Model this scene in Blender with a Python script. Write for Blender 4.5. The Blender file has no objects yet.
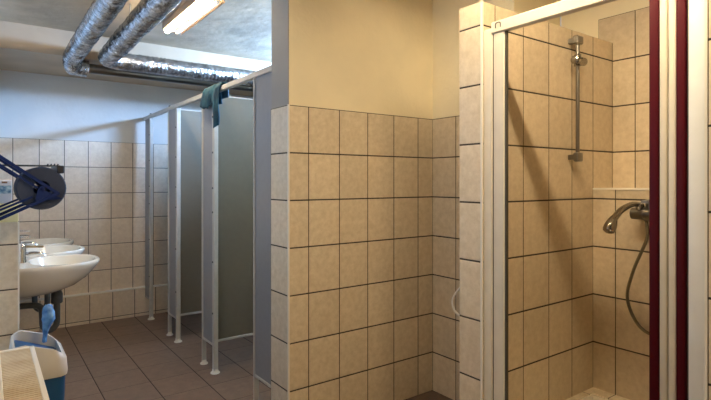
import bpy, bmesh, math, random
from mathutils import Vector, Matrix
random.seed(7)
C = bpy.context.scene.collection
S = bpy.context.scene
PI = math.pi

# ------------------------------------------------------------------ camera
cd = bpy.data.cameras.new('camera'); cam = bpy.data.objects.new('camera', cd); C.objects.link(cam)
cam.location = (0, 0, 1.35)
cam.rotation_euler = (PI/2, 0, -math.atan2(.5912, .8065))
cd.sensor_width = 36; cd.lens = 504/711*36; cd.shift_y = -19/711
cd.clip_start = 0.02
S.camera = cam

# ------------------------------------------------------------------ world, daylight, exposure
w = bpy.data.worlds.new('world'); S.world = w; w.use_nodes = True
w.node_tree.nodes['Background'].inputs[0].default_value = (.55, .72, 1, 1)
w.node_tree.nodes['Background'].inputs[1].default_value = .6
S.view_settings.view_transform = 'Standard'
S.view_settings.look = 'None'
S.view_settings.gamma = 1
S.view_settings.use_curve_mapping = False
S.view_settings.exposure = 0.0
S.cycles.max_bounces = 12; S.cycles.diffuse_bounces = 8; S.cycles.transparent_max_bounces = 12

def area(name, loc, rot, sx, sy, power, col, spread=180):
    l = bpy.data.lights.new(name, 'AREA'); l.shape = 'RECTANGLE'; l.size = sx; l.size_y = sy
    l.energy = power; l.color = col; l.spread = math.radians(spread)
    o = bpy.data.objects.new(name, l); C.objects.link(o); o.location = loc; o.rotation_euler = rot
    return o
P_WIN_L = 5.5; P_WIN_R = 300; E_NEAR = 190; E_AISLE = 130
BLUE = (.30, .54, 1.0); WARM = (1.0, .80, .52)
# sky seen through the two windows
area('daylight_left', (-.16, 1.5, 1.6), (0, -PI/2, 0), 1.1, 1.1, P_WIN_L, (.72, .84, 1.0))
area('daylight_right', (2.80, 3.55, 2.38), (0, PI/2, 0), .18, 1.4, P_WIN_R, BLUE)

# ------------------------------------------------------------------ materials
def mat(name, col, rough=.5, metal=0, spec=.5, noise=0, nscale=8, bump=0, bscale=60, col2=None, coat=0):
    m = bpy.data.materials.new(name); m.use_nodes = True
    nt = m.node_tree; b = nt.nodes['Principled BSDF']
    b.inputs['Base Color'].default_value = (*col, 1); b.inputs['Roughness'].default_value = rough
    b.inputs['Metallic'].default_value = metal; b.inputs['Specular IOR Level'].default_value = spec
    b.inputs['Coat Weight'].default_value = coat
    tc = nt.nodes.new('ShaderNodeTexCoord')
    if noise or col2:
        n = nt.nodes.new('ShaderNodeTexNoise'); n.inputs['Scale'].default_value = nscale; n.inputs['Detail'].default_value = 5
        nt.links.new(tc.outputs['Object'], n.inputs['Vector'])
        r = nt.nodes.new('ShaderNodeValToRGB')
        c2 = col2 or tuple(c*(1-noise) for c in col)
        r.color_ramp.elements[0].position = .35; r.color_ramp.elements[0].color = (*c2, 1)
        r.color_ramp.elements[1].position = .65; r.color_ramp.elements[1].color = (*col, 1)
        nt.links.new(n.outputs[0], r.inputs[0]); nt.links.new(r.outputs[0], b.inputs['Base Color'])
    if bump:
        n = nt.nodes.new('ShaderNodeTexNoise'); n.inputs['Scale'].default_value = bscale; n.inputs['Detail'].default_value = 4
        nt.links.new(tc.outputs['Object'], n.inputs['Vector'])
        bp = nt.nodes.new('ShaderNodeBump'); bp.inputs['Strength'].default_value = bump; bp.inputs['Distance'].default_value = .01
        nt.links.new(n.outputs[0], bp.inputs['Height']); nt.links.new(bp.outputs[0], b.inputs['Normal'])
    return m

def emis(name, col, s):
    m = bpy.data.materials.new(name); m.use_nodes = True; b = m.node_tree.nodes['Principled BSDF']
    b.inputs['Base Color'].default_value = (*col, 1); b.inputs['Emission Color'].default_value = (*col, 1)
    b.inputs['Emission Strength'].default_value = s
    return m

def clear(name, tint=(1, 1, 1), gl=.12, rough=.05, alpha=.0):
    m = bpy.data.materials.new(name); m.use_nodes = True; nt = m.node_tree
    out = nt.nodes['Material Output']; nt.nodes.remove(nt.nodes['Principled BSDF'])
    t = nt.nodes.new('ShaderNodeBsdfTransparent'); t.inputs[0].default_value = (*tint, 1)
    g = nt.nodes.new('ShaderNodeBsdfGlossy'); g.inputs['Roughness'].default_value = rough
    mx = nt.nodes.new('ShaderNodeMixShader'); mx.inputs[0].default_value = gl
    nt.links.new(t.outputs[0], mx.inputs[1]); nt.links.new(g.outputs[0], mx.inputs[2]); nt.links.new(mx.outputs[0], out.inputs[0])
    return m

def tile(name, ua, va, uo, vo, tw, th, col, col2, grout, gu, gv, rough=.35, var=.06, nscale=30, bump=.35, groutu=None, stain=None):
    """rectangular glazed tiles: ua/va the axes ('X','Y','Z') of the object coordinates, uo/vo joint offsets"""
    m = bpy.data.materials.new(name); m.use_nodes = True; nt = m.node_tree; L = nt.links; b = nt.nodes['Principled BSDF']
    def N(t, **k):
        n = nt.nodes.new(t)
        for a, v in k.items(): setattr(n, a, v)
        return n
    def M(op, a, bb=None):
        n = N('ShaderNodeMath', operation=op)
        for i, v in enumerate((a, bb)):
            if v is None: continue
            if isinstance(v, (int, float)): n.inputs[i].default_value = v
            else: L.new(v, n.inputs[i])
        return n.outputs[0]
    tc = N('ShaderNodeTexCoord'); sp = N('ShaderNodeSeparateXYZ'); L.new(tc.outputs['Object'], sp.inputs[0])
    u = M('DIVIDE', M('SUBTRACT', sp.outputs[ua], uo), tw); v = M('DIVIDE', M('SUBTRACT', sp.outputs[va], vo), th)
    fu = M('FRACT', u); fv = M('FRACT', v)
    du = M('MULTIPLY', M('MINIMUM', fu, M('SUBTRACT', 1.0, fu)), tw)
    dv = M('MULTIPLY', M('MINIMUM', fv, M('SUBTRACT', 1.0, fv)), th)
    mu = M('LESS_THAN', du, gu); mv = M('LESS_THAN', dv, gv)
    cb = N('ShaderNodeCombineXYZ'); L.new(M('FLOOR', u), cb.inputs[0]); L.new(M('FLOOR', v), cb.inputs[1])
    wn = N('ShaderNodeTexWhiteNoise', noise_dimensions='2D'); L.new(cb.outputs[0], wn.inputs[0])
    nz = N('ShaderNodeTexNoise'); nz.inputs['Scale'].default_value = nscale; nz.inputs['Detail'].default_value = 6; nz.inputs['Roughness'].default_value = .7
    L.new(tc.outputs['Object'], nz.inputs['Vector'])
    r = N('ShaderNodeValToRGB'); r.color_ramp.elements[0].position = .35; r.color_ramp.elements[1].position = .65
    r.color_ramp.elements[0].color = (*col2, 1); r.color_ramp.elements[1].color = (*col, 1)
    L.new(nz.outputs[0], r.inputs[0])
    hv = N('ShaderNodeHueSaturation'); L.new(r.outputs[0], hv.inputs['Color'])
    L.new(M('ADD', M('MULTIPLY', wn.outputs[0], 2*var), 1-var), hv.inputs['Value'])
    col_out = hv.outputs[0]
    def mixc(f, a, cc):
        x = N('ShaderNodeMix', data_type='RGBA'); L.new(f, x.inputs[0]); L.new(a, x.inputs[6]); x.inputs[7].default_value = (*cc, 1); return x.outputs[2]
    col_out = mixc(mu, col_out, groutu or grout)
    col_out = mixc(mv, col_out, grout)
    L.new(col_out, b.inputs['Base Color'])
    g = M('MAXIMUM', mu, mv)
    L.new(M('ADD', M('MULTIPLY', g, .5), rough), b.inputs['Roughness'])
    # pillowed edge and glaze ripple
    ed = M('MINIMUM', M('MULTIPLY', M('MINIMUM', M('SUBTRACT', du, gu), M('SUBTRACT', dv, gv)), 160.0), 1.0)
    hgt = M('ADD', M('MAXIMUM', ed, -.5), M('MULTIPLY', nz.outputs[0], .25))
    bp = N('ShaderNodeBump'); bp.inputs['Strength'].default_value = bump; bp.inputs['Distance'].default_value = .002
    L.new(hgt, bp.inputs['Height']); L.new(bp.outputs[0], b.inputs['Normal'])
    return m

TC, TC2 = (.74, .64, .475), (.62, .52, .36)
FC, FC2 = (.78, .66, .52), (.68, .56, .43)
GR = (.045, .034, .022); GRU = (.085, .07, .04)
def wt(name, ua, uo, vo, far=False, wet=False):
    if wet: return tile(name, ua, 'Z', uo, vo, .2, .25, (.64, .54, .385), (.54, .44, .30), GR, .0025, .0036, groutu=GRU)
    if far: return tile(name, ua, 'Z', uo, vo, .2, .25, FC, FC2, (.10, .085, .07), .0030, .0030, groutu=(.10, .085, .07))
    return tile(name, ua, 'Z', uo, vo, .2, .25, TC, TC2, GR, .0028, .0036, groutu=GRU)
M_plaster = mat('cream_plaster', (.87, .78, .55), .85, noise=.06, nscale=5, bump=.25, bscale=40)
M_white = mat('white_plaster', (.72, .69, .63), .85, noise=.06, nscale=4, bump=.2, bscale=30)
M_ceiling = mat('grey_ceiling', (.60, .48, .33), .8, noise=.35, nscale=3, bump=.4, bscale=14)
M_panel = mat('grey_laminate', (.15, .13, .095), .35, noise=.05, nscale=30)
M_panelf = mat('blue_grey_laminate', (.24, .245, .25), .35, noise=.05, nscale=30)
M_alu = mat('white_aluminium', (.50, .48, .43), .35, noise=.08, nscale=20)
M_bolt = mat('dark_bolt', (.05, .05, .055), .4, metal=.6)
M_ceram = mat('white_ceramic', (.78, .71, .58), .14, spec=.6, coat=.3)
M_chrome = mat('chrome', (.62, .62, .62), .16, metal=1)
M_steel = mat('brushed_steel', (.24, .225, .20), .30, metal=1)
M_ds = mat('tarnished_chrome', (.34, .32, .29), .2, metal=1)
M_dark = mat('dark_pipe', (.07, .068, .06), .4, noise=.3, nscale=20)
M_foil = mat('aluminium_foil', (.66, .67, .68), .24, metal=1, bump=1.0, bscale=38, col2=(.34, .34, .35), nscale=22)
M_shower = mat('white_profile', (.70, .65, .53), .3, noise=.06, nscale=15)
M_maroon = mat('maroon_seal', (.062, .0008, .006), .5, spec=.15)
M_seal = mat('dark_seal', (.06, .055, .045), .6)
M_blue = mat('navy_blue_paint', (.006, .020, .095), .55, spec=.25)
M_binblue = mat('blue_plastic', (.010, .085, .22), .4)
M_binwhite = mat('white_plastic', (.66, .62, .54), .4, noise=.08, nscale=12)
M_rad = mat('cream_enamel', (.70, .63, .48), .35, noise=.05)
M_grille = mat('stained_grille', (.68, .60, .44), .5, col2=(.54, .42, .26), nscale=9)
M_trim = mat('white_trim', (.80, .76, .66), .4)
M_glass = clear('window_glass', gl=.08)
M_pvc = mat('white_window_frame', (.8, .8, .78), .4)

# ------------------------------------------------------------------ mesh helpers
def bx(bm, x0, x1, y0, y1, z0, z1, bev=0, seg=1, mi=0):
    r = bmesh.ops.create_cube(bm, size=1); vs = r['verts']
    for v in vs:
        v.co = Vector(((x0+x1)/2+v.co.x*(x1-x0), (y0+y1)/2+v.co.y*(y1-y0), (z0+z1)/2+v.co.z*(z1-z0)))
    fs = set(f for v in vs for f in v.link_faces)
    for f in fs: f.material_index = mi
    if bev:
        es = list(set(e for v in vs for e in v.link_edges))
        bmesh.ops.bevel(bm, geom=es, offset=bev, segments=seg, profile=.5, affect='EDGES')
def obox(bm, p, q, wdt, hgt, up=(0, 0, 1)):
    """bar of width wdt and height hgt from p to q"""
    p = Vector(p); q = Vector(q); t = (q-p).normalized(); s = t.cross(Vector(up)).normalized(); n = s.cross(t)
    vs = [bm.verts.new(c + s*a*wdt/2 + n*b*hgt/2) for c in (p, q) for a, b in ((-1, -1), (1, -1), (1, 1), (-1, 1))]
    for i in range(4):
        bm.faces.new((vs[i], vs[(i+1) % 4], vs[4+(i+1) % 4], vs[4+i]))
    bm.faces.new(vs[3::-1]); bm.faces.new(vs[4:])
def tube(bm, pts, rad, seg=12, cap=True, sub=0, wob=None):
    pts = [Vector(p) for p in pts]
    if sub:
        out = []
        P = [pts[0]*2-pts[1]]+pts+[pts[-1]*2-pts[-2]]
        for i in range(1, len(P)-2):
            for k in range(sub):
                t = k/sub; a, b, c, d = P[i-1], P[i], P[i+1], P[i+2]
                out.append(.5*((2*b)+(c-a)*t+(2*a-5*b+4*c-d)*t*t+(3*b-a-3*c+d)*t**3))
        out.append(pts[-1]); 
        if isinstance(rad, list):
            n = len(rad)-1; rad = [rad[min(n, int(i/sub))]*(1-(i/sub) % 1)+rad[min(n, int(i/sub)+1)]*((i/sub) % 1) for i in range(len(out))]
        pts = out
    rings = []; t0 = (pts[1]-pts[0]).normalized(); ref = Vector((0, 0, 1)) if abs(t0.z) < .9 else Vector((1, 0, 0))
    nrm = t0.cross(ref).normalized()
    for i, p in enumerate(pts):
        t = (pts[min(i+1, len(pts)-1)]-pts[max(i-1, 0)]).normalized()
        nrm = (nrm - t*nrm.dot(t)).normalized(); bn = t.cross(nrm)
        r = rad[i] if isinstance(rad, list) else rad
        rings.append([bm.verts.new(p+(nrm*math.cos(a)+bn*math.sin(a))*(r*(wob(i, a) if wob else 1))) for a in (2*PI*k/seg for k in range(seg))])
    for A, B in zip(rings, rings[1:]):
        for k in range(seg): bm.faces.new((A[k], A[(k+1) % seg], B[(k+1) % seg], B[k]))
    if cap: bm.faces.new(rings[0][::-1]); bm.faces.new(rings[-1])
def lathe(bm, prof, c=(0, 0, 0), seg=24, axis='Z'):
    c = Vector(c); rings = []
    for r, h in prof:
        ring = []
        for k in range(seg):
            a = 2*PI*k/seg; u, v = r*math.cos(a), r*math.sin(a)
            o = {'Z': (u, v, h), 'Y': (u, h, v), 'X': (h, u, v)}[axis]
            ring.append(bm.verts.new(c+Vector(o)))
        rings.append(ring)
    for A, B in zip(rings, rings[1:]):
        for k in range(seg): bm.faces.new((A[k], A[(k+1) % seg], B[(k+1) % seg], B[k]))
    bm.faces.new(rings[0][::-1]); bm.faces.new(rings[-1])
def BM(): return bmesh.new()
def obj(name, bm, m, parent=None, world=False, ang=35):
    bmesh.ops.recalc_face_normals(bm, faces=bm.faces)
    if world and parent:
        off = parent.location if not parent.parent else parent.parent.location
        for v in bm.verts: v.co -= off
    me = bpy.data.meshes.new(name); bm.to_mesh(me); bm.free()
    for mm in (m if isinstance(m, (list, tuple)) else [m]): me.materials.append(mm)
    me.shade_smooth(); me.set_sharp_from_angle(angle=math.radians(ang))
    o = bpy.data.objects.new(name, me); C.objects.link(o); o.parent = parent
    return o
def tag(o, label, cat, group=None, kind=None):
    o['label'] = label; o['category'] = cat
    if group: o['group'] = group
    if kind: o['kind'] = kind
    return o
def thing(name, label, cat, loc=(0, 0, 0), group=None):
    o = bpy.data.objects.new(name, None); o.empty_display_size = .05; C.objects.link(o); o.location = loc
    return tag(o, label, cat, group)
def struct(name, bm, m, parent=None):
    o = obj(name, bm, m, parent)
    if not parent: o['kind'] = 'structure'
    return o
def copy_tree(o, parent=None):
    c = o.copy(); C.objects.link(c); c.parent = parent
    for ch in list(o.children): copy_tree(ch, c)
    return c
def boxobj(name, m, parent, *b, bev=0):
    bm = BM(); bx(bm, *b, bev=bev); return struct(name, bm, m, parent)

# ------------------------------------------------------------------ structure
CZ = 2.53
M_floor = tile('brown_floor_tiles', 'X', 'Y', -.009, .25, .3, .3, (.205, .135, .098), (.15, .098, .070), (.07, .048, .036), .0028, .0020, rough=.42, var=.10, nscale=16, groutu=(.018, .013, .011))
bm = BM(); bx(bm, -1.4, 3.3, -1.4, 5.6, -.1, 0); struct('floor', bm, M_floor)
bm = BM(); bx(bm, -1.4, 3.3, -1.4, 5.6, CZ, CZ+.1); struct('ceiling', bm, M_ceiling)
# dropped beam along the far wall
bm = BM(); bx(bm, -.1, 2.75, 4.53, 5.43, 2.33, CZ); o = struct('trim_1', bm, mat('cream_board', (.50, .37, .24), .7, noise=.15, nscale=3))

# far wall
wf = boxobj('wall_far', M_white, None, -.15, 2.85, 5.428, 5.56, 0, CZ)
boxobj('wall_tiles', wt('far_tiles', 'X', .192, -.017, True), wf, .04, 2.66, 5.42, 5.43, .2, 1.733)
# tiled pipe boxing at its foot
lg = boxobj('trim_2', wt('boxing_tiles', 'X', .192, .03, True), None, .04, 2.66, 5.34, 5.421, 0, .272)
boxobj('ledge_trim', M_trim, lg, .04, 2.66, 5.337, 5.345, .272, .280)
boxobj('ledge_cap', M_white, lg, .04, 2.66, 5.345, 5.421, .272, .279)

# left wall with the window over the radiator (x=0), and the thicker part behind the basins (x=.05)
WY0, WY1, WZ0, WZ1 = .98, 2.06, 1.02, 2.2
bm = BM()
bx(bm, -.14, 0, .8, WY0, 0, CZ); bx(bm, -.14, 0, WY1, 3.39, 0, CZ)
bx(bm, -.14, 0, WY0, WY1, 0, WZ0); bx(bm, -.14, 0, WY0, WY1, WZ1, CZ)
wl = struct('wall_left', bm, M_white)
wb = boxobj('wall_basins', M_white, None, -.14, .042, 3.39, 5.428, 0, CZ)
boxobj('wall_tiles', wt('basin_wall_tiles', 'Y', .02, -.017, True), wb, .042, .05, 3.47, 5.42, 0, 1.733)
win = BM()
for a in ((-.10, -.05, WY0, WY0+.05, WZ0, WZ1), (-.10, -.05, WY1-.05, WY1, WZ0, WZ1), (-.10, -.05, WY0, WY1, WZ0, WZ0+.05), (-.10, -.05, WY0, WY1, WZ1-.05, WZ1), (-.10, -.05, 1.50, 1.55, WZ0, WZ1)):
    bx(win, *a, bev=.004)
wo = struct('window_1', win, M_pvc)
boxobj('window_pane', M_glass, wo, -.078, -.074, WY0+.04, WY1-.04, WZ0+.04, WZ1-.04)
# rest of the room around the camera
bm = BM(); bx(bm, -1.3, -1.2, -1.3, .9, 0, CZ); bx(bm, -1.2, -.14, .8, .9, 0, CZ); struct('wall_entrance', bm, M_plaster)
bm = BM(); bx(bm, -1.3, 2.95, -1.3, -1.2, 0, CZ); struct('wall_near', bm, M_plaster)

# half wall between radiator and basins
hw = boxobj('wall_half', wt('half_wall_tiles', 'X', -.051, -.003), None, 0.0, .149, 3.39, 3.47, 0, 1.12)
boxobj('edge_trim', M_trim, hw, .143, .151, 3.386, 3.393, 0, 1.12)

# middle wall (pillar face + centre wall)
wm = boxobj('wall_middle', M_plaster, None, 1.281, 2.78, 2.336, 2.53, 0, CZ)
boxobj('wall_tiles', wt('middle_tiles', 'X', .195, -.002), wm, 1.279, 2.33, 2.328, 2.337, 0, 1.748)
pl = boxobj('wall_pillar', mat('grey_wall_paint', (.29, .28, .255), .7, noise=.05), None, 1.277, 1.2815, 2.3365, 2.53, 1.748, CZ)
boxobj('wall_tiles', wt('pillar_tiles', 'Y', .13, -.002), pl, 1.273, 1.282, 2.3285, 2.53, 0, 1.748)
boxobj('edge_trim', M_trim, pl, 1.270, 1.2795, 2.325, 2.3345, 0, 1.75)
# alcove wall beyond the shower
wa = boxobj('wall_alcove', M_plaster, None, 2.330, 2.78, 1.712, 2.336, 0, CZ)
boxobj('wall_tiles', wt('alcove_tiles', 'Y', .128, -.002), wa, 2.322, 2.331, 1.712, 2.328, 0, 1.748)
# right wall behind the shower
wr = boxobj('wall_right', M_plaster, None, 2.787, 2.95, -1.2, 1.712, 0, CZ)
boxobj('wall_tiles', wt('shower_back_tiles', 'Y', .08, .008, wet=True), wr, 2.779, 2.788, .58, 1.479, 1.2, 2.257)
# boxed-out lower part of the shower's back wall
wx_ = boxobj('wall_boxing', wt('shower_boxing_tiles', 'Y', .08, .008, wet=True), None, 2.57, 2.779, .60, 1.397, 0, 1.305)
boxobj('ledge_cap', M_trim, wx_, 2.567, 2.779, .60, 1.397, 1.305, 1.313)
# stub wall between shower and alcove
st = boxobj('wall_shower', wt('shower_tiles', 'X', .17, .008, wet=True), None, 1.689, 2.779, 1.397, 1.52, 0, 2.107)
boxobj('wall_tiles', wt('stub_end_tiles', 'Y', .13, .008), st, 1.683, 1.6892, 1.402, 1.52, 0, 2.107)
boxobj('edge_trim', M_trim, st, 1.680, 1.689, 1.393, 1.402, 0, 2.109)
# near stub wall of the shower
ns = boxobj('wall_cubicle', wt('near_stub_tiles', 'X', .17, .010), None, 1.696, 2.779, .45, .600, 0, 2.107)
boxobj('wall_tiles', wt('near_stub_end_tiles', 'Y', .176, .010), ns, 1.690, 1.6962, .45, .576, 0, 2.107)
boxobj('edge_trim', M_trim, ns, 1.688, 1.6962, .576, .583, 0, 2.109)

# toilet side right wall with a high strip window
bm = BM()
Y0, Y1, Z0, Z1 = 2.83, 4.27, 2.28, 2.47
bx(bm, 2.65, 2.78, 2.53, Y0, 0, CZ); bx(bm, 2.65, 2.78, Y1, 5.43, 0, CZ)
bx(bm, 2.65, 2.78, Y0, Y1, 0, Z0); bx(bm, 2.65, 2.78, Y0, Y1, Z1, CZ)
struct('wall_toilets', bm, M_white)
win = BM()
for a in ((2.70, 2.74, Y0, Y0+.03, Z0, Z1), (2.70, 2.74, Y1-.03, Y1, Z0, Z1), (2.70, 2.74, Y0, Y1, Z0, Z0+.02), (2.70, 2.74, Y0, Y1, Z1-.02, Z1)): bx(win, *a)
wo = struct('window_2', win, M_pvc)
boxobj('window_pane', M_glass, wo, 2.718, 2.722, Y0+.02, Y1-.02, Z0+.015, Z1-.015)

# ------------------------------------------------------------------ toilet partition
PX = 1.300
rail = thing('top_rail', 'pale metal head rail running over the toilet cubicle fronts', 'rail', (PX, 4.0, 1.965))
b = BM(); bx(b, PX-.016, PX+.016, 2.531, 5.419, 1.965, 1.998, bev=.003); obj('rail_bar', b, M_alu, rail, True)
for y in (4.53, 3.67, 5.16):
    b = BM(); lathe(b, [(.011, 0), (.011, .008), (.006, .014)], (PX, y, 1.998), 10); obj('bolt', b, M_bolt, rail, True)
def front(y0, y1, label, near=True, far=True):
    t = thing('cubicle_front_panel', label, 'partition panel', (PX, (y0+y1)/2, 0), 'front panels of the toilet cubicles')
    yy = (y0+y1)/2; h = (y1-y0)/2
    b = BM(); bx(b, -.009, .009, -h+(.034 if near else 0), h-(.016 if far else 0), .2, 1.965); obj('panel', b, M_panelf, t)
    b = BM(); bx(b, -.012, .012, -h+(.034 if near else 0), h-(.016 if far else 0), .185, .203, bev=.002); obj('bottom_edge', b, M_alu, t)
    if near:
        b = BM(); bx(b, -.016, .016, -h, -h+.034, .02, 1.965, bev=.003); p = obj('post', b, M_alu, t)
        for z in (.42, .78, 1.13, 1.30, 1.55, 1.80):
            b = BM(); lathe(b, [(.007, -.020), (.007, -.015)], (0, -h+.02, z), 8, 'X'); obj('screw', b, M_bolt, p)
        b = BM(); lathe(b, [(.032, 0), (.032, .007), (.022, .012), (.020, .03)], (0, -h+.017, 0), 16); obj('foot', b, M_trim, t)
    if far:
        b = BM(); bx(b, -.016, .016, h-.016, h, .02 if near else .0, 1.965, bev=.003); obj('post', b, M_alu, t)
        b = BM(); lathe(b, [(.028, 0), (.028, .007), (.018, .012), (.016, .03)], (0, h-.008, 0), 16); obj('foot', b, M_trim, t)
    return t
front(2.531, 2.785, 'blue-grey front panel standing against the tiled pillar, nearest of the row', near=False)
front(3.425, 3.675, 'blue-grey front panel with the teal cloth draped over its top')
front(4.275, 4.535, 'blue-grey front panel standing free, next one back from the panel with the teal cloth')
front(5.13, 5.335, 'blue-grey front panel at the far tiled wall, smallest in view', far=False)
def side(y, label):
    t = thing('cubicle_side_wall', label, 'partition wall', (2.0, y, 0), 'side walls between the toilet cubicles')
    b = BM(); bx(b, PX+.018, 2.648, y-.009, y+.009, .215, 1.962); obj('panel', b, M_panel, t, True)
    b = BM(); bx(b, PX+.018, 2.648, y-.012, y+.012, .197, .216, bev=.002); obj('bottom_edge', b, M_alu, t, True)
    b = BM(); bx(b, PX+.018, 2.648, y-.012, y+.012, 1.955, 1.963, bev=.001); obj('top_edge', b, M_alu, t, True)
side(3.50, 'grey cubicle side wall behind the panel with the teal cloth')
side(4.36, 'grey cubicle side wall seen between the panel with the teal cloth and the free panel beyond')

# teal cloth
b = BM()
def sheet(y0, y1, zf, zb, nu=14, nv=26, seed=0):
    rnd = random.Random(seed); ph = [rnd.uniform(0, 6) for _ in range(6)]
    L1 = 1.998-zf; L2 = 1.998-zb; g = []
    for i in range(nu+1):
        u = i/nu; row = []
        zlow = L1*(1-.25*(2*u-1)**2)*(1+.08*math.sin(7*u+ph[0]))
        for j in range(nv+1):
            v = j/nv; s = -zlow+v*(zlow+L2)
            fold = .010*math.sin(u*15+ph[1]+2.5*v)+.007*math.sin(u*27+ph[2]-3*v)
            if s < -.02: x = PX-.026-fold*.9-.014*min(1, -s*8); z = 1.998+s+.02
            elif s > .02: x = PX+.026+fold*.5; z = 1.998-s+.02
            else: x = PX+.026*s/.02; z = 2.012+.004*math.sin(u*20)+.008*(1-(s/.02)**2)
            pin = 1-.22*min(1, abs(s)*6)*(1 if s < 0 else 0)
            yc = (y0+y1)/2; y = yc+(u-.5)*(y1-y0)*pin+.01*math.sin(v*8+ph[3])
            row.append(b.verts.new((x, y, z)))
        g.append(row)
    for i in range(nu):
        for j in range(nv): b.faces.new((g[i][j], g[i+1][j], g[i+1][j+1], g[i][j+1]))
sheet(3.40, 3.62, 1.835, 1.87, seed=1); sheet(3.275, 3.40, 1.68, 1.90, nu=8, seed=3)
cl = obj('cloth', b, mat('teal_fabric', (.012, .078, .115), .85, col2=(.005, .030, .055), nscale=14), ang=80)
sm = cl.modifiers.new('s', 'SOLIDIFY'); sm.thickness = .006; sm.offset = 0
tag(cl, 'dark teal cloth draped over the head rail of the cubicles', 'cloth')

# ------------------------------------------------------------------ ducts
def duct(name, label, path, rad, sub):
    rnd = random.Random(len(label))
    pts = []; P = [Vector(p) for p in path]
    for a, c in zip(P, P[1:]):
        n = max(1, int((c-a).length/.011))
        pts += [a.lerp(c, i/n) for i in range(n)]
    pts.append(P[-1])
    rr = [rad*(1+.035*math.sin(i*2.1)+rnd.uniform(-.03, .03)) for i in range(len(pts))]
    jit = [[rnd.uniform(.955, 1.045) for k in range(20)] for _ in pts]
    bb = BM(); tube(bb, pts, rr, seg=20, wob=lambda i, a: jit[i][int(round(a/(2*PI/20))) % 20])
    t = thing(name, label, 'air duct', pts[len(pts)//2], 'foil ventilation ducts under the ceiling')
    obj('foil_hose', bb, M_foil, t, True, ang=60)
    return t, pts
def arc(cx, cy, r, z, n=10): return [(cx-r*math.cos(a), cy+r*math.sin(a), z) for a in (PI/2*i/n for i in range(n+1))]
Z2 = 2.325
t, _ = duct('ventilation_duct', 'crinkled foil duct on the right, turning along the white beam above the cubicles', [(.775, 1.6, 2.36)]+arc(.775+.10, 4.34, .10, Z2)+[(2.64, 4.44, Z2)], .072, 0)
b = BM(); 
for y in (2.2, 3.6): b = BM(); bx(b, .772, .778, y-.015, y+.015, 2.42, CZ); obj('hanger', b, M_alu, t, True)
t, _ = duct('ventilation_duct', 'crinkled foil duct on the left, nearest the basin wall side of the ceiling', [(.545, 1.6, 2.35), (.545, 4.47, 2.315)]+arc(.545+.08, 4.52, .08, 2.265)[3:]+[(.72, 4.605, 2.262)][:-1]+[(.665, 4.603, 2.262)], .066, 0)
b = BM()
for y in (2.3, 3.5): b = BM(); bx(b, .542, .548, y-.015, y+.015, 2.41, CZ); obj('hanger', b, M_alu, t, True)
b = BM(); tube(b, [(.655, 4.60, 2.268), (2.645, 4.60, 2.268)], .040, 14); obj('branch_pipe', b, M_steel, t, True)
b = BM(); tube(b, [(.975, 1.5, 2.516), (.98, 4.53, 2.516)], .008, 8)
tag(obj('cable_conduit', b, M_trim), 'thin pale conduit on the ceiling between the foil ducts and the strip light', 'conduit')
bm = BM()

# ------------------------------------------------------------------ strip lights
M_house = mat('beige_housing', (.34, .25, .17), .5)
def striplight(loc, power, label, L=1.25):
    t = thing('strip_light', label, 'ceiling light', loc, 'fluorescent strip lights')
    h = L/2
    b = BM(); bx(b, -.062, .055, -h, h, .03, .08, bev=.006); bx(b, -.070, -.064, -h, h, .012, .06); bx(b, .070, .075, -h, h, .0, .05); bx(b, .05, .075, -h, h, .05, .056)
    obj('housing', b, M_house, t)
    b = BM(); bx(b, -.068, .06, -h-.012, -h+.004, .012, .075, bev=.004); obj('end_cap', b, M_house, t)
    b = BM(); bx(b, -.068, .06, h-.004, h+.012, .012, .075, bev=.004); obj('end_cap', b, M_house, t)
    b = BM(); tube(b, [(-.038, -h+.015, .006), (-.038, h-.015, .006)], .017, 14); obj('lit_tube', b, emis('lit_fluorescent_tube', WARM, power), t)
    b = BM(); tube(b, [(.038, -h+.015, .006), (.038, h-.015, .006)], .013, 14); obj('dark_tube', b, M_trim, t)
    return t
striplight((1.115, 3.41, 2.45), E_AISLE, 'glowing fluorescent strip light on the grey ceiling in front of the cubicles', L=.84)
striplight((1.46, .82, 2.45), E_NEAR, 'fluorescent strip light on the ceiling above the washroom entrance')

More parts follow.
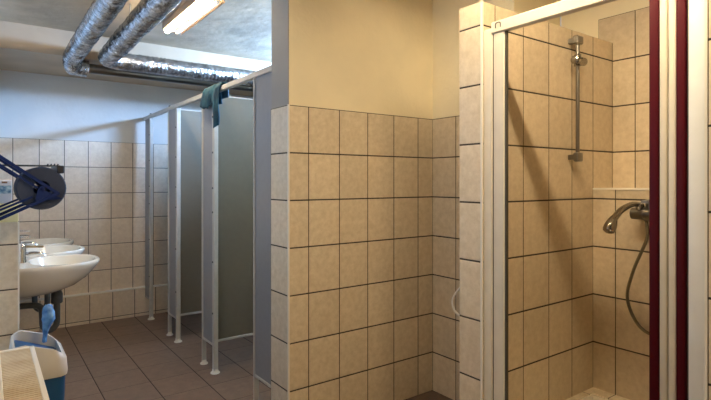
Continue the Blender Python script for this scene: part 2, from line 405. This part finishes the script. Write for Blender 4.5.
# ------------------------------------------------------------------ washbasins
def make_basin():
    t = thing('washbasin', '', 'washbasin', (.05, 0, 0), 'row of three washbasins')
    N = 48; W = .275; D = .565; RZ = .84
    def outline(s, x0, zz, cx=.26):
        ring = []
        for k in range(N):
            a = 2*PI*k/N; ca, sa = math.cos(a), math.sin(a)
            # back half squarer, front half elliptical
            n = 2.2 if ca > 0 else 6
            r = (abs(ca)**n+abs(sa)**n)**(-1/n)
            X = cx+(D-cx if ca > 0 else cx)*ca*r; Y = W*sa*r
            ring.append((x0+(X-x0)*s, Y*s, zz))
        return ring
    def inner(s, zz):
        ring = []
        for k in range(N):
            a = 2*PI*k/N; ca, sa = math.cos(a), math.sin(a)
            n = 2.4; r = (abs(ca)**n+abs(sa)**n)**(-1/n)
            ring.append((.352+.186*ca*r*s, .235*sa*r*s, zz))
        return ring
    def under(sx, sy, zz):
        return [(x*sx, y*sy, zz) for x, y, z in outline(1, 0, zz)]
    rings = [under(.42, .35, RZ-.205), under(.60, .55, RZ-.19), under(.76, .76, RZ-.155), under(.89, .90, RZ-.10), under(.97, .98, RZ-.045), under(1, 1, RZ-.022), under(1, 1, RZ-.006), under(.988, .985, RZ),
             inner(1.0, RZ-.001), inner(.97, RZ-.010), inner(.90, RZ-.06), inner(.72, RZ-.115), inner(.42, RZ-.142), inner(.10, RZ-.148)]
    b = BM(); R = [[b.verts.new(p) for p in r] for r in rings]
    for A, B in zip(R, R[1:]):
        for k in range(N): b.faces.new((A[k], A[(k+1) % N], B[(k+1) % N], B[k]))
    b.faces.new(R[0][::-1]); b.faces.new(R[-1])
    obj('bowl', b, M_ceram, t, ang=50)
    b = BM(); lathe(b, [(.022, RZ-.147), (.022, RZ-.143), (.012, RZ-.141)], (.352, 0, 0), 16); obj('drain', b, M_chrome, t)
    # mixer tap
    b = BM(); lathe(b, [(.028, 0), (.027, .012), (.024, .02), (.024, .085), (.020, .095)], (.130, 0, RZ), 18)
    f = obj('tap', b, M_chrome, t)
    b = BM(); tube(b, [(.135, 0, RZ+.040), (.18, 0, RZ+.052), (.23, 0, RZ+.048), (.252, 0, RZ+.030)], [.016, .014, .012, .011], 12, sub=4); obj('spout', b, M_chrome, f)
    b = BM(); obox(b, (.12, 0, RZ+.100), (.245, .0, RZ+.092), .026, .012); lathe(b, [(.023, .085), (.025, .105), (.015, .118)], (.130, 0, RZ), 16); obj('lever', b, M_chrome, f)
    # waste trap and supply
    b = BM(); tube(b, [(.32, 0, RZ-.19), (.32, 0, .48), (.315, 0, .42), (.28, 0, .39), (.245, 0, .42), (.24, 0, .48), (.23, 0, .545), (.17, 0, .565), (.0, 0, .565)], .019, 12, sub=4)
    lathe(b, [(.030, .56), (.034, .565), (.034, .62), (.026, .64)], (.32, 0, 0), 14); lathe(b, [(.034, .002), (.03, .01)], (0, 0, .56), 14, 'X')
    obj('waste_trap', b, M_dark, t)
    for s in (-1, 1):
        b = BM(); lathe(b, [(.02, .0), (.012, .01), (.012, .05), (.018, .05), (.018, .075)], (0, s*.11, .55), 12, 'X'); tube(b, [(.05, s*.11, .55), (.05, s*.11, .59)], .010, 8)
        v = obj('shutoff_valve', b, M_chrome, t)
        b = BM(); tube(b, [(.05, s*.11, .59), (.06, s*.12, .64), (.08, s*.05, .68), (.085, s*.012, .72)], .006, 8, sub=5); obj('hose', b, M_steel, v)
    return t
labs = ['white wall-hung washbasin nearest the camera, beside the low tiled wall', 'white wall-hung washbasin in the middle of the row of three', 'white wall-hung washbasin farthest back, close to the far tiled wall']
b0 = make_basin()
for i, (y, l) in enumerate(zip((3.775, 4.41, 5.00), labs)):
    o = b0 if i == 0 else copy_tree(b0)
    o.location = (.05, y, 0); o['label'] = l
# tangle of dark supply pipes between the basins
b = BM()
tube(b, [(.075, 3.50, .47), (.075, 5.25, .47)], .011, 10); tube(b, [(.075, 3.50, .42), (.075, 5.25, .42)], .011, 10)
for y in (3.55, 4.1, 4.7, 5.2):
    for z in (.42, .47): bx(b, .05, .088, y-.012, y+.012, z-.018, z+.018)
tag(obj('supply_pipes', b, M_dark), 'pair of dark supply pipes on the wall under the washbasins', 'pipes')

# ------------------------------------------------------------------ radiator
rt = thing('radiator', 'cream panel radiator with a stained top grille under the left edge of the photo', 'radiator', (.1, 1.7, 0))
x0, x1, y0, y1, zt = .030, .150, .95, 2.36, .70
b = BM(); bx(b, x1-.012, x1, y0, y1, .12, zt-.012, bev=.003)
yy = y0+.04
while yy < y1-.03: bx(b, x1-.004, x1+.004, yy, yy+.018, .15, zt-.05, bev=.002); yy += .035
obj('front_panel', b, M_rad, rt, True)
b = BM(); bx(b, x0, x0+.012, y0, y1, .12, zt-.012, bev=.003); obj('back_panel', b, M_rad, rt, True)
b = BM(); bx(b, x0, x0+.013, y0, y1, zt-.012, zt, bev=.002); bx(b, x1-.013, x1+.003, y0, y1, zt-.012, zt, bev=.002)
bx(b, x0, x1, y1-.016, y1+.001, zt-.012, zt, bev=.002); bx(b, x0, x1, y0, y0+.012, zt-.012, zt, bev=.002); obj('top_frame', b, M_trim, rt, True)
b = BM(); bx(b, x0+.012, x1-.012, y0+.012, y1-.012, zt-.02, zt-.010)
yy = y0+.016
while yy < y1-.016: bx(b, x0+.012, x1-.012, yy, yy+.011, zt-.012, zt-.003); yy += .0175
obj('top_grille', b, M_grille, rt, True)
for ya in (y0, y1-.008): b = BM(); bx(b, x0, x1, ya, ya+.008, .12, zt-.012); obj('side_cover', b, M_rad, rt, True)
for ya in (y0+.2, y1-.24): b = BM(); bx(b, 0, x0, ya, ya+.04, .2, .6); obj('wall_bracket', b, M_alu, rt, True)
for yy in (2.0, 2.06): b = BM(); tube(b, [(.09, yy, .121), (.09, yy, 0)], .009, 8); obj('pipe', b, M_trim, rt, True)

# ------------------------------------------------------------------ waste bin
BX, BY = .185, 2.68
bt = thing('waste_bin', 'blue and white swing-top waste bin on the floor behind the radiator', 'bin', (BX, BY, 0))
def rrect(hx, hy, r, z, n=5, zf=None):
    out = []
    for cx, cy, a0 in ((hx-r, hy-r, 0), (-hx+r, hy-r, PI/2), (-hx+r, -hy+r, PI), (hx-r, -hy+r, 1.5*PI)):
        for k in range(n+1):
            a = a0+PI/2*k/n; x, y = cx+r*math.cos(a), cy+r*math.sin(a); out.append((x, y, zf(x, y) if zf else z))
    return out
def loft(b, rings, cap0=True, cap1=True):
    R = [[b.verts.new(p) for p in r] for r in rings]
    n = len(R[0])
    for A, B in zip(R, R[1:]):
        for k in range(n): b.faces.new((A[k], A[(k+1) % n], B[(k+1) % n], B[k]))
    if cap0: b.faces.new(R[0][::-1])
    if cap1: b.faces.new(R[-1])
b = BM(); loft(b, [rrect(.078, .12, .03, 0), rrect(.084, .127, .03, .02), rrect(.100, .15, .035, .52), rrect(.095, .145, .033, .52), rrect(.078, .12, .03, .02)])
obj('body', b, M_binblue, bt)
# the hood rises at its two ends (along x) and dips between
def top(x, y): return .655-.085*max(0, (x+.035)/.14)**1.8-.03*max(0, (-x-.05)/.06)**2
b = BM(); loft(b, [rrect(.106, .157, .04, .500), rrect(.108, .16, .042, .515), rrect(.104, .155, .042, .57), rrect(.094, .140, .04, 0, zf=lambda x, y: top(x, y)), rrect(.086, .128, .035, 0, zf=lambda x, y: top(x, y)-.002), rrect(.084, .126, .03, .54), rrect(.092, .146, .035, .505)], False, False)
obj('hood', b, M_binwhite, bt, ang=45)
b = BM(); obox(b, (-.082, 0, .615), (.082, 0, .548), .245, .008); obj('swing_flap', b, M_binblue, bt)
b = BM(); rnd = random.Random(4)
pts = []
for (z, r, dx, dy) in ((.575, .018, .0, 0), (.62, .020, .008, .01), (.66, .028, .012, .0), (.70, .040, .025, .01), (.735, .034, .03, .02), (.765, .022, .022, .025), (.775, .006, .015, .02)):
    pts.append([(dx+r*(1+.35*math.sin(3*a+z*40)+rnd.uniform(-.12, .12))*math.cos(a), dy+r*(1+.35*math.sin(2*a+z*50)+rnd.uniform(-.12, .12))*math.sin(a), z+rnd.uniform(-.005, .005)) for a in (2*PI*k/14 for k in range(14))])
loft(b, pts)
for v in b.verts: v.co = Vector((v.co.x*(.45+2.2*max(0,v.co.z-.62))+BX+.035, v.co.y*.55+BY+.07, .60+(v.co.z-.575)*.85))
tag(obj('crumpled_bag', b, mat('blue_plastic_film', (.16, .36, .62), .45, col2=(.02, .12, .34), nscale=25), ang=50), 'crumpled light blue plastic bag sticking up out of the waste bin', 'plastic bag')

# ------------------------------------------------------------------ roll holder
RX, RY, RZ = .218, 2.86, 1.315
rh = thing('roll_holder', 'dark blue wall bracket with two arms holding the big paper roll', 'roll holder', (0, RY, RZ))
for yy, nm in ((RY-.015, 0), (RY+.30, 1)):
    b = BM(); obox(b, (.001, yy, 1.502), (RX+.070, yy, 1.285), .014, .020, (0, 1, 0)); obox(b, (.001, yy, 1.462), (RX-.02, yy, 1.318), .010, .014, (0, 1, 0)); obj('upper_arm', b, M_blue, rh, True)
    b = BM(); obox(b, (.001, yy, 1.150), (RX+.070, yy, 1.292), .014, .026, (0, 1, 0)); obox(b, (.001, yy, 1.192), (RX-.04, yy, 1.275), .010, .016, (0, 1, 0)); obj('lower_arm', b, M_blue, rh, True)
    b = BM(); vs = [b.verts.new((x, yy+s*.005, z)) for s in (-1, 1) for x, z in ((RX-.015, 1.32), (RX+.085, 1.262), (RX-.03, 1.255))]
    b.faces.new(vs[:3]); b.faces.new(vs[3:]); 
    for i in range(3): b.faces.new((vs[i], vs[(i+1) % 3], vs[3+(i+1) % 3], vs[3+i]))
    obj('hub_plate', b, M_blue, rh, True)
b = BM(); tube(b, [(RX, RY-.02, RZ), (RX, RY+.305, RZ)], .012, 12); obj('axle', b, M_blue, rh, True)
b = BM(); bx(b, .0, .012, RY-.04, RY+.32, 1.12, 1.51, bev=.003); obj('wall_plate', b, M_blue, rh, True)
b = BM(); bx(b, .012, RX+.075, RY-.005, RY-.001, 1.421, 1.427); bx(b, RX+.062, RX+.094, RY-.004, RY+.30, 1.388, 1.426, bev=.004)
for k in range(4): obox(b, (RX+.020+k*.014, RY-.003, 1.424), (RX+.026+k*.014, RY-.003, 1.433), .004, .006)
obj('tear_bar', b, M_bolt, rh, True)
b = BM(); prof = [(.036, 0), (.099, 0), (.104, .004), (.104, .276), (.099, .28), (.036, .28)]
N = 48; R = []
for r, h in prof: R.append([b.verts.new((RX+r*math.cos(2*PI*k/N), RY+.005+h, RZ+r*math.sin(2*PI*k/N))) for k in range(N)])
R.append(R[0])
for A, B in zip(R, R[1:]):
    for k in range(N): b.faces.new((A[k], A[(k+1) % N], B[(k+1) % N], B[k]))
m = mat('shaded_paper', (.085, .092, .115), .8)  # dark tone carries the backlit shade; the paper itself is paler
nt = m.node_tree; wv = nt.nodes.new('ShaderNodeTexWave'); wv.wave_type = 'RINGS'; wv.rings_direction = 'Y'; wv.inputs['Scale'].default_value = 60; wv.inputs['Distortion'].default_value = 1.5
tcn = nt.nodes.new('ShaderNodeTexCoord'); nt.links.new(tcn.outputs['Object'], wv.inputs[0])
rp = nt.nodes.new('ShaderNodeValToRGB'); rp.color_ramp.elements[0].color = (.028, .036, .062, 1); rp.color_ramp.elements[1].color = (.055, .068, .102, 1)
nt.links.new(wv.outputs[0], rp.inputs[0]); nt.links.new(rp.outputs[0], nt.nodes['Principled BSDF'].inputs['Base Color'])
for v in b.verts: v.co -= Vector((RX, RY, RZ))
pr = obj('paper_roll', b, m); pr.location = (RX, RY, RZ)
tag(pr, 'big paper roll, coloured dark for the shade on it, held by the blue wall bracket', 'roll')

# packs on the half wall
b = BM(); bx(b, .003, .147, 3.40, 3.465, 1.120, 1.225, bev=.006, seg=2)
tag(obj('storage_box', b, mat('pale_yellow_card', (.80, .72, .36), .6)), 'pale yellow box standing on the low tiled wall behind the roll', 'box')
t = thing('soap_carton', 'white and blue printed carton on top of the pale yellow box', 'carton', (.06, 3.43, 1.225))
b = BM(); bx(b, -.055, .058, -.028, .028, 0, .13, bev=.003); obj('carton_body', b, mat('white_card', (.60, .62, .66), .5), t)
b = BM(); bx(b, -.052, .054, -.0295, -.0275, .055, .10); obj('printed_panel', b, mat('blue_print', (.05, .16, .28), .5, col2=(.45, .60, .66), nscale=45), t)
b = BM(); bx(b, .010, .035, -.0295, -.0275, .112, .122); obj('brown_mark', b, mat('brown_print', (.25, .13, .08), .5), t)

# ------------------------------------------------------------------ shower enclosure
# tray
b = BM(); bx(b, 1.70, 2.57, .60, 1.397, 0, .215)
tag(obj('shower_plinth', b, wt('plinth_tiles', 'X', .17, .008)), 'tiled plinth under the shower tray between the two stub walls', 'plinth')
tr = thing('shower_tray', 'white shower tray set in a tiled rim inside the shower', 'shower tray', (2.1, 1.0, .215))
b = BM(); N = 4
out = [(1.70, .60), (2.57, .60), (2.57, 1.397), (1.70, 1.397)]; inn = [(1.76, .65), (2.50, .65), (2.50, 1.362), (1.76, 1.362)]; inn2 = [(1.79, .68), (2.47, .68), (2.47, 1.34), (1.79, 1.34)]
loft(b, [[(x, y, .215) for x, y in out], [(x, y, .268) for x, y in out], [(x, y, .268) for x, y in inn], [(x, y, .232) for x, y in inn]])
obj('tiled_rim', b, tile('rim_tiles', 'X', 'Y', .17, .08, .2, .2, TC, TC2, GR, .0018, .0018), tr, True)
b = BM(); loft(b, [[(x, y, .222) for x, y in inn], [(x, y, .262) for x, y in inn], [(x, y, .260) for x, y in [(1.775, .665), (2.485, .665), (2.485, 1.352), (1.775, 1.352)]], [(x, y, .236) for x, y in inn2]])
obj('basin', b, M_ceram, tr, True)
b = BM(); lathe(b, [(.04, .236), (.04, .240), (.03, .242)], (2.13, 1.0, 0), 20); obj('drain', b, M_chrome, tr, True)

# shower door frame
fr = thing('shower_door_frame', 'white shower door frame with a header rail above the open shower', 'shower door', (1.707, 1.0, .268))
b = BM(); bx(b, 1.692, 1.722, 1.352, 1.397, .27, 1.985, bev=.004); obj('wall_profile', b, M_shower, fr, True)
b = BM(); bx(b, 1.695, 1.719, 1.293, 1.348, .27, 1.965, bev=.005); obj('door_stile', b, M_shower, fr, True)
b = BM(); bx(b, 1.700, 1.714, 1.286, 1.293, .27, 1.965); bx(b, 1.700, 1.716, 1.348, 1.352, .27, 1.965); obj('seal', b, M_seal, fr, True)
b = BM(); bx(b, 1.690, 1.724, .60, 1.356, 1.960, 2.008, bev=.004); obj('header_rail', b, M_shower, fr, True)
b = BM(); bx(b, 1.693, 1.721, .60, 1.352, .268, .292, bev=.004); obj('bottom_rail', b, M_shower, fr, True)
b = BM(); tube(b, [(1.689, 1.33, 1.978), (1.689, 1.331, 1.995), (1.689, 1.318, 2.0), (1.689, 1.307, 1.995), (1.689, 1.306, 1.978)], .002, 6, sub=3); obj('rail_clip', b, M_seal, fr, True)
b = BM(); bx(b, 1.692, 1.722, .583, .628, .27, 1.985, bev=.006, seg=2)
obj('wall_profile', b, mat('bright_white_profile', (.80, .82, .80), .35, noise=.05, nscale=15), fr, True)
b = BM(); bx(b, 1.698, 1.716, .628, .632, .295, 1.958); obj('seal', b, M_seal, fr, True)
# folded door leaves at the near end; extend into the shower
def leaf(ya, yb, ym, lab):
    t = thing('folding_door_leaf', lab, 'shower door leaf', (1.70, (ya+yb)/2, .292), 'folded shower door leaves')
    b = BM(); bx(b, 1.690, 1.722, *sorted((ya, ym)), .295, 1.958, bev=.006, seg=2); obj('maroon_seal', b, M_maroon, t, True)
    b = BM(); bx(b, 1.694, 1.722, *sorted((ym, yb)), .295, 1.958, bev=.007, seg=2); obj('stile', b, M_shower, t, True)
    yc = (ym+yb)/2
    b = BM(); bx(b, 1.722, 2.02, yc-.003, yc+.003, .32, 1.93); obj('clear_panel', b, clear('acrylic', (.85, .88, .86), .15, .2), t, True)
    b = BM(); bx(b, 1.722, 2.02, yc-.008, yc+.008, .295, .32); bx(b, 1.722, 2.02, yc-.008, yc+.008, 1.93, 1.958); bx(b, 2.02, 2.04, yc-.010, yc+.010, .295, 1.958); obj('leaf_frame', b, M_shower, t, True)
leaf(.738, .6865, .7095, 'folded white door leaf whose maroon seal borders the open shower')
leaf(.634, .684, .660, 'folded white door leaf whose maroon seal meets the near wall profile')

# riser rail on the stub wall
SX, SY = 2.345, 1.352
rr = thing('shower_riser_rail', 'chrome riser rail with slider fixed to the tiled shower side wall', 'shower rail', (SX, 1.397, 1.45))
b = BM(); tube(b, [(SX, SY, 1.465), (SX, SY, 2.045)], .0095, 14); obj('rail', b, M_steel, rr, True)
b = BM(); bx(b, SX-.028, SX+.028, SY-.016, SY+.012, 2.022, 2.062, bev=.005); bx(b, SX-.014, SX+.014, SY, 1.397, 2.03, 2.055, bev=.003); obj('bracket', b, M_steel, rr, True)
b = BM(); bx(b, SX-.026, SX+.026, SY-.016, SY+.012, 1.445, 1.490, bev=.008, seg=2); bx(b, SX-.014, SX+.014, SY, 1.397, 1.455, 1.48, bev=.003); obj('bracket', b, M_steel, rr, True)
b = BM(); lathe(b, [(.012, -.05), (.020, -.046), (.021, -.012), (.015, -.008), (.015, .010), (.020, .012), (.020, .040), (.012, .044)], (SX+.006, SY-.006, 1.940), 16, 'X')
tube(b, [(SX, SY, 1.915), (SX, SY, 1.97)], .017, 14); tube(b, [(SX-.02, SY-.01, 1.94), (SX-.025, SY-.045, 1.925)], [.014, .018], 12); obj('slider', b, M_ds, rr, True)

# mixer
MY = 1.075; MZ = 1.195
mx = thing('shower_mixer', 'chrome shower mixer on the tiled ledge wall, half hidden by the door', 'mixer tap', (2.57, MY, MZ))
b = BM(); lathe(b, [(.020, -.09), (.027, -.085), (.029, -.03), (.034, -.025), (.034, .025), (.029, .03), (.027, .085), (.020, .09)], (2.49, MY, MZ), 20, 'Y')
for s in (-1, 1): lathe(b, [(.016, -.08), (.016, -.018), (.032, -.016), (.032, 0)], (2.57, MY+s*.06, MZ), 16, 'X')
obj('body', b, M_steel, mx, True)
b = BM(); tube(b, [(2.49, MY, MZ+.02), (2.49, MY, MZ+.06)], [.026, .023], 16); obox(b, (2.50, MY, MZ+.064), (2.40, MY-.01, MZ+.060), .030, .012); obj('lever', b, M_steel, mx, True)
b = BM(); tube(b, [(2.475, MY+.045, MZ+.025), (2.465, MY+.045, MZ+.05)], [.014, .018], 12); obj('cradle', b, M_chrome, mx, True)
hs = thing('hand_shower', 'chrome hand shower resting on the mixer with its head hanging down', 'shower head', (2.45, MY+.045, MZ+.05))
b = BM(); tube(b, [(2.49, MY+.042, MZ+.040), (2.43, MY+.055, MZ+.046), (2.36, MY+.072, MZ+.022), (2.305, MY+.083, MZ-.020)], [.013, .013, .0145, .016], 14, sub=5); obj('handle', b, M_ds, hs, True)
b = BM()
d = Vector((-.50, .10, -.86)).normalized()
c0 = Vector((2.308, MY+.083, MZ-.016))
tube(b, [c0-d*.008, c0+d*.008, c0+d*.022, c0+d*.040, c0+d*.056, c0+d*.066, c0+d*.072], [.014, .020, .024, .027, .027, .024, .015], 20)
obj('spray_head', b, M_ds, hs, True)
b = BM(); hp = [(2.485, MY+.02, MZ-.028), (2.49, MY+.02, 1.08), (2.50, MY+.085, .92), (2.505, MY+.115, .78), (2.505, MY+.06, .66), (2.50, MY-.03, .64), (2.50, MY-.10, .74), (2.50, MY-.10, .95), (2.50, MY-.03, 1.12), (2.50, MY+.02, 1.20), (2.49, MY+.042, 1.235)]
tube(b, hp, .0075, 10, sub=10); obj('hose', b, mat('worn_metal_hose', (.20, .17, .11), .4, metal=.7), hs, True)

# white cable loop on the back of the stub wall
b = BM(); tube(b, [(1.72, 1.524, .885), (1.715, 1.552, .865), (1.71, 1.580, .825), (1.71, 1.588, .795), (1.712, 1.575, .762), (1.72, 1.548, .742), (1.73, 1.524, .738)], .005, 8, sub=6)
tag(obj('cable_loop', b, M_trim), 'thin white bowed cable on the back edge of the shower stub wall', 'cable')
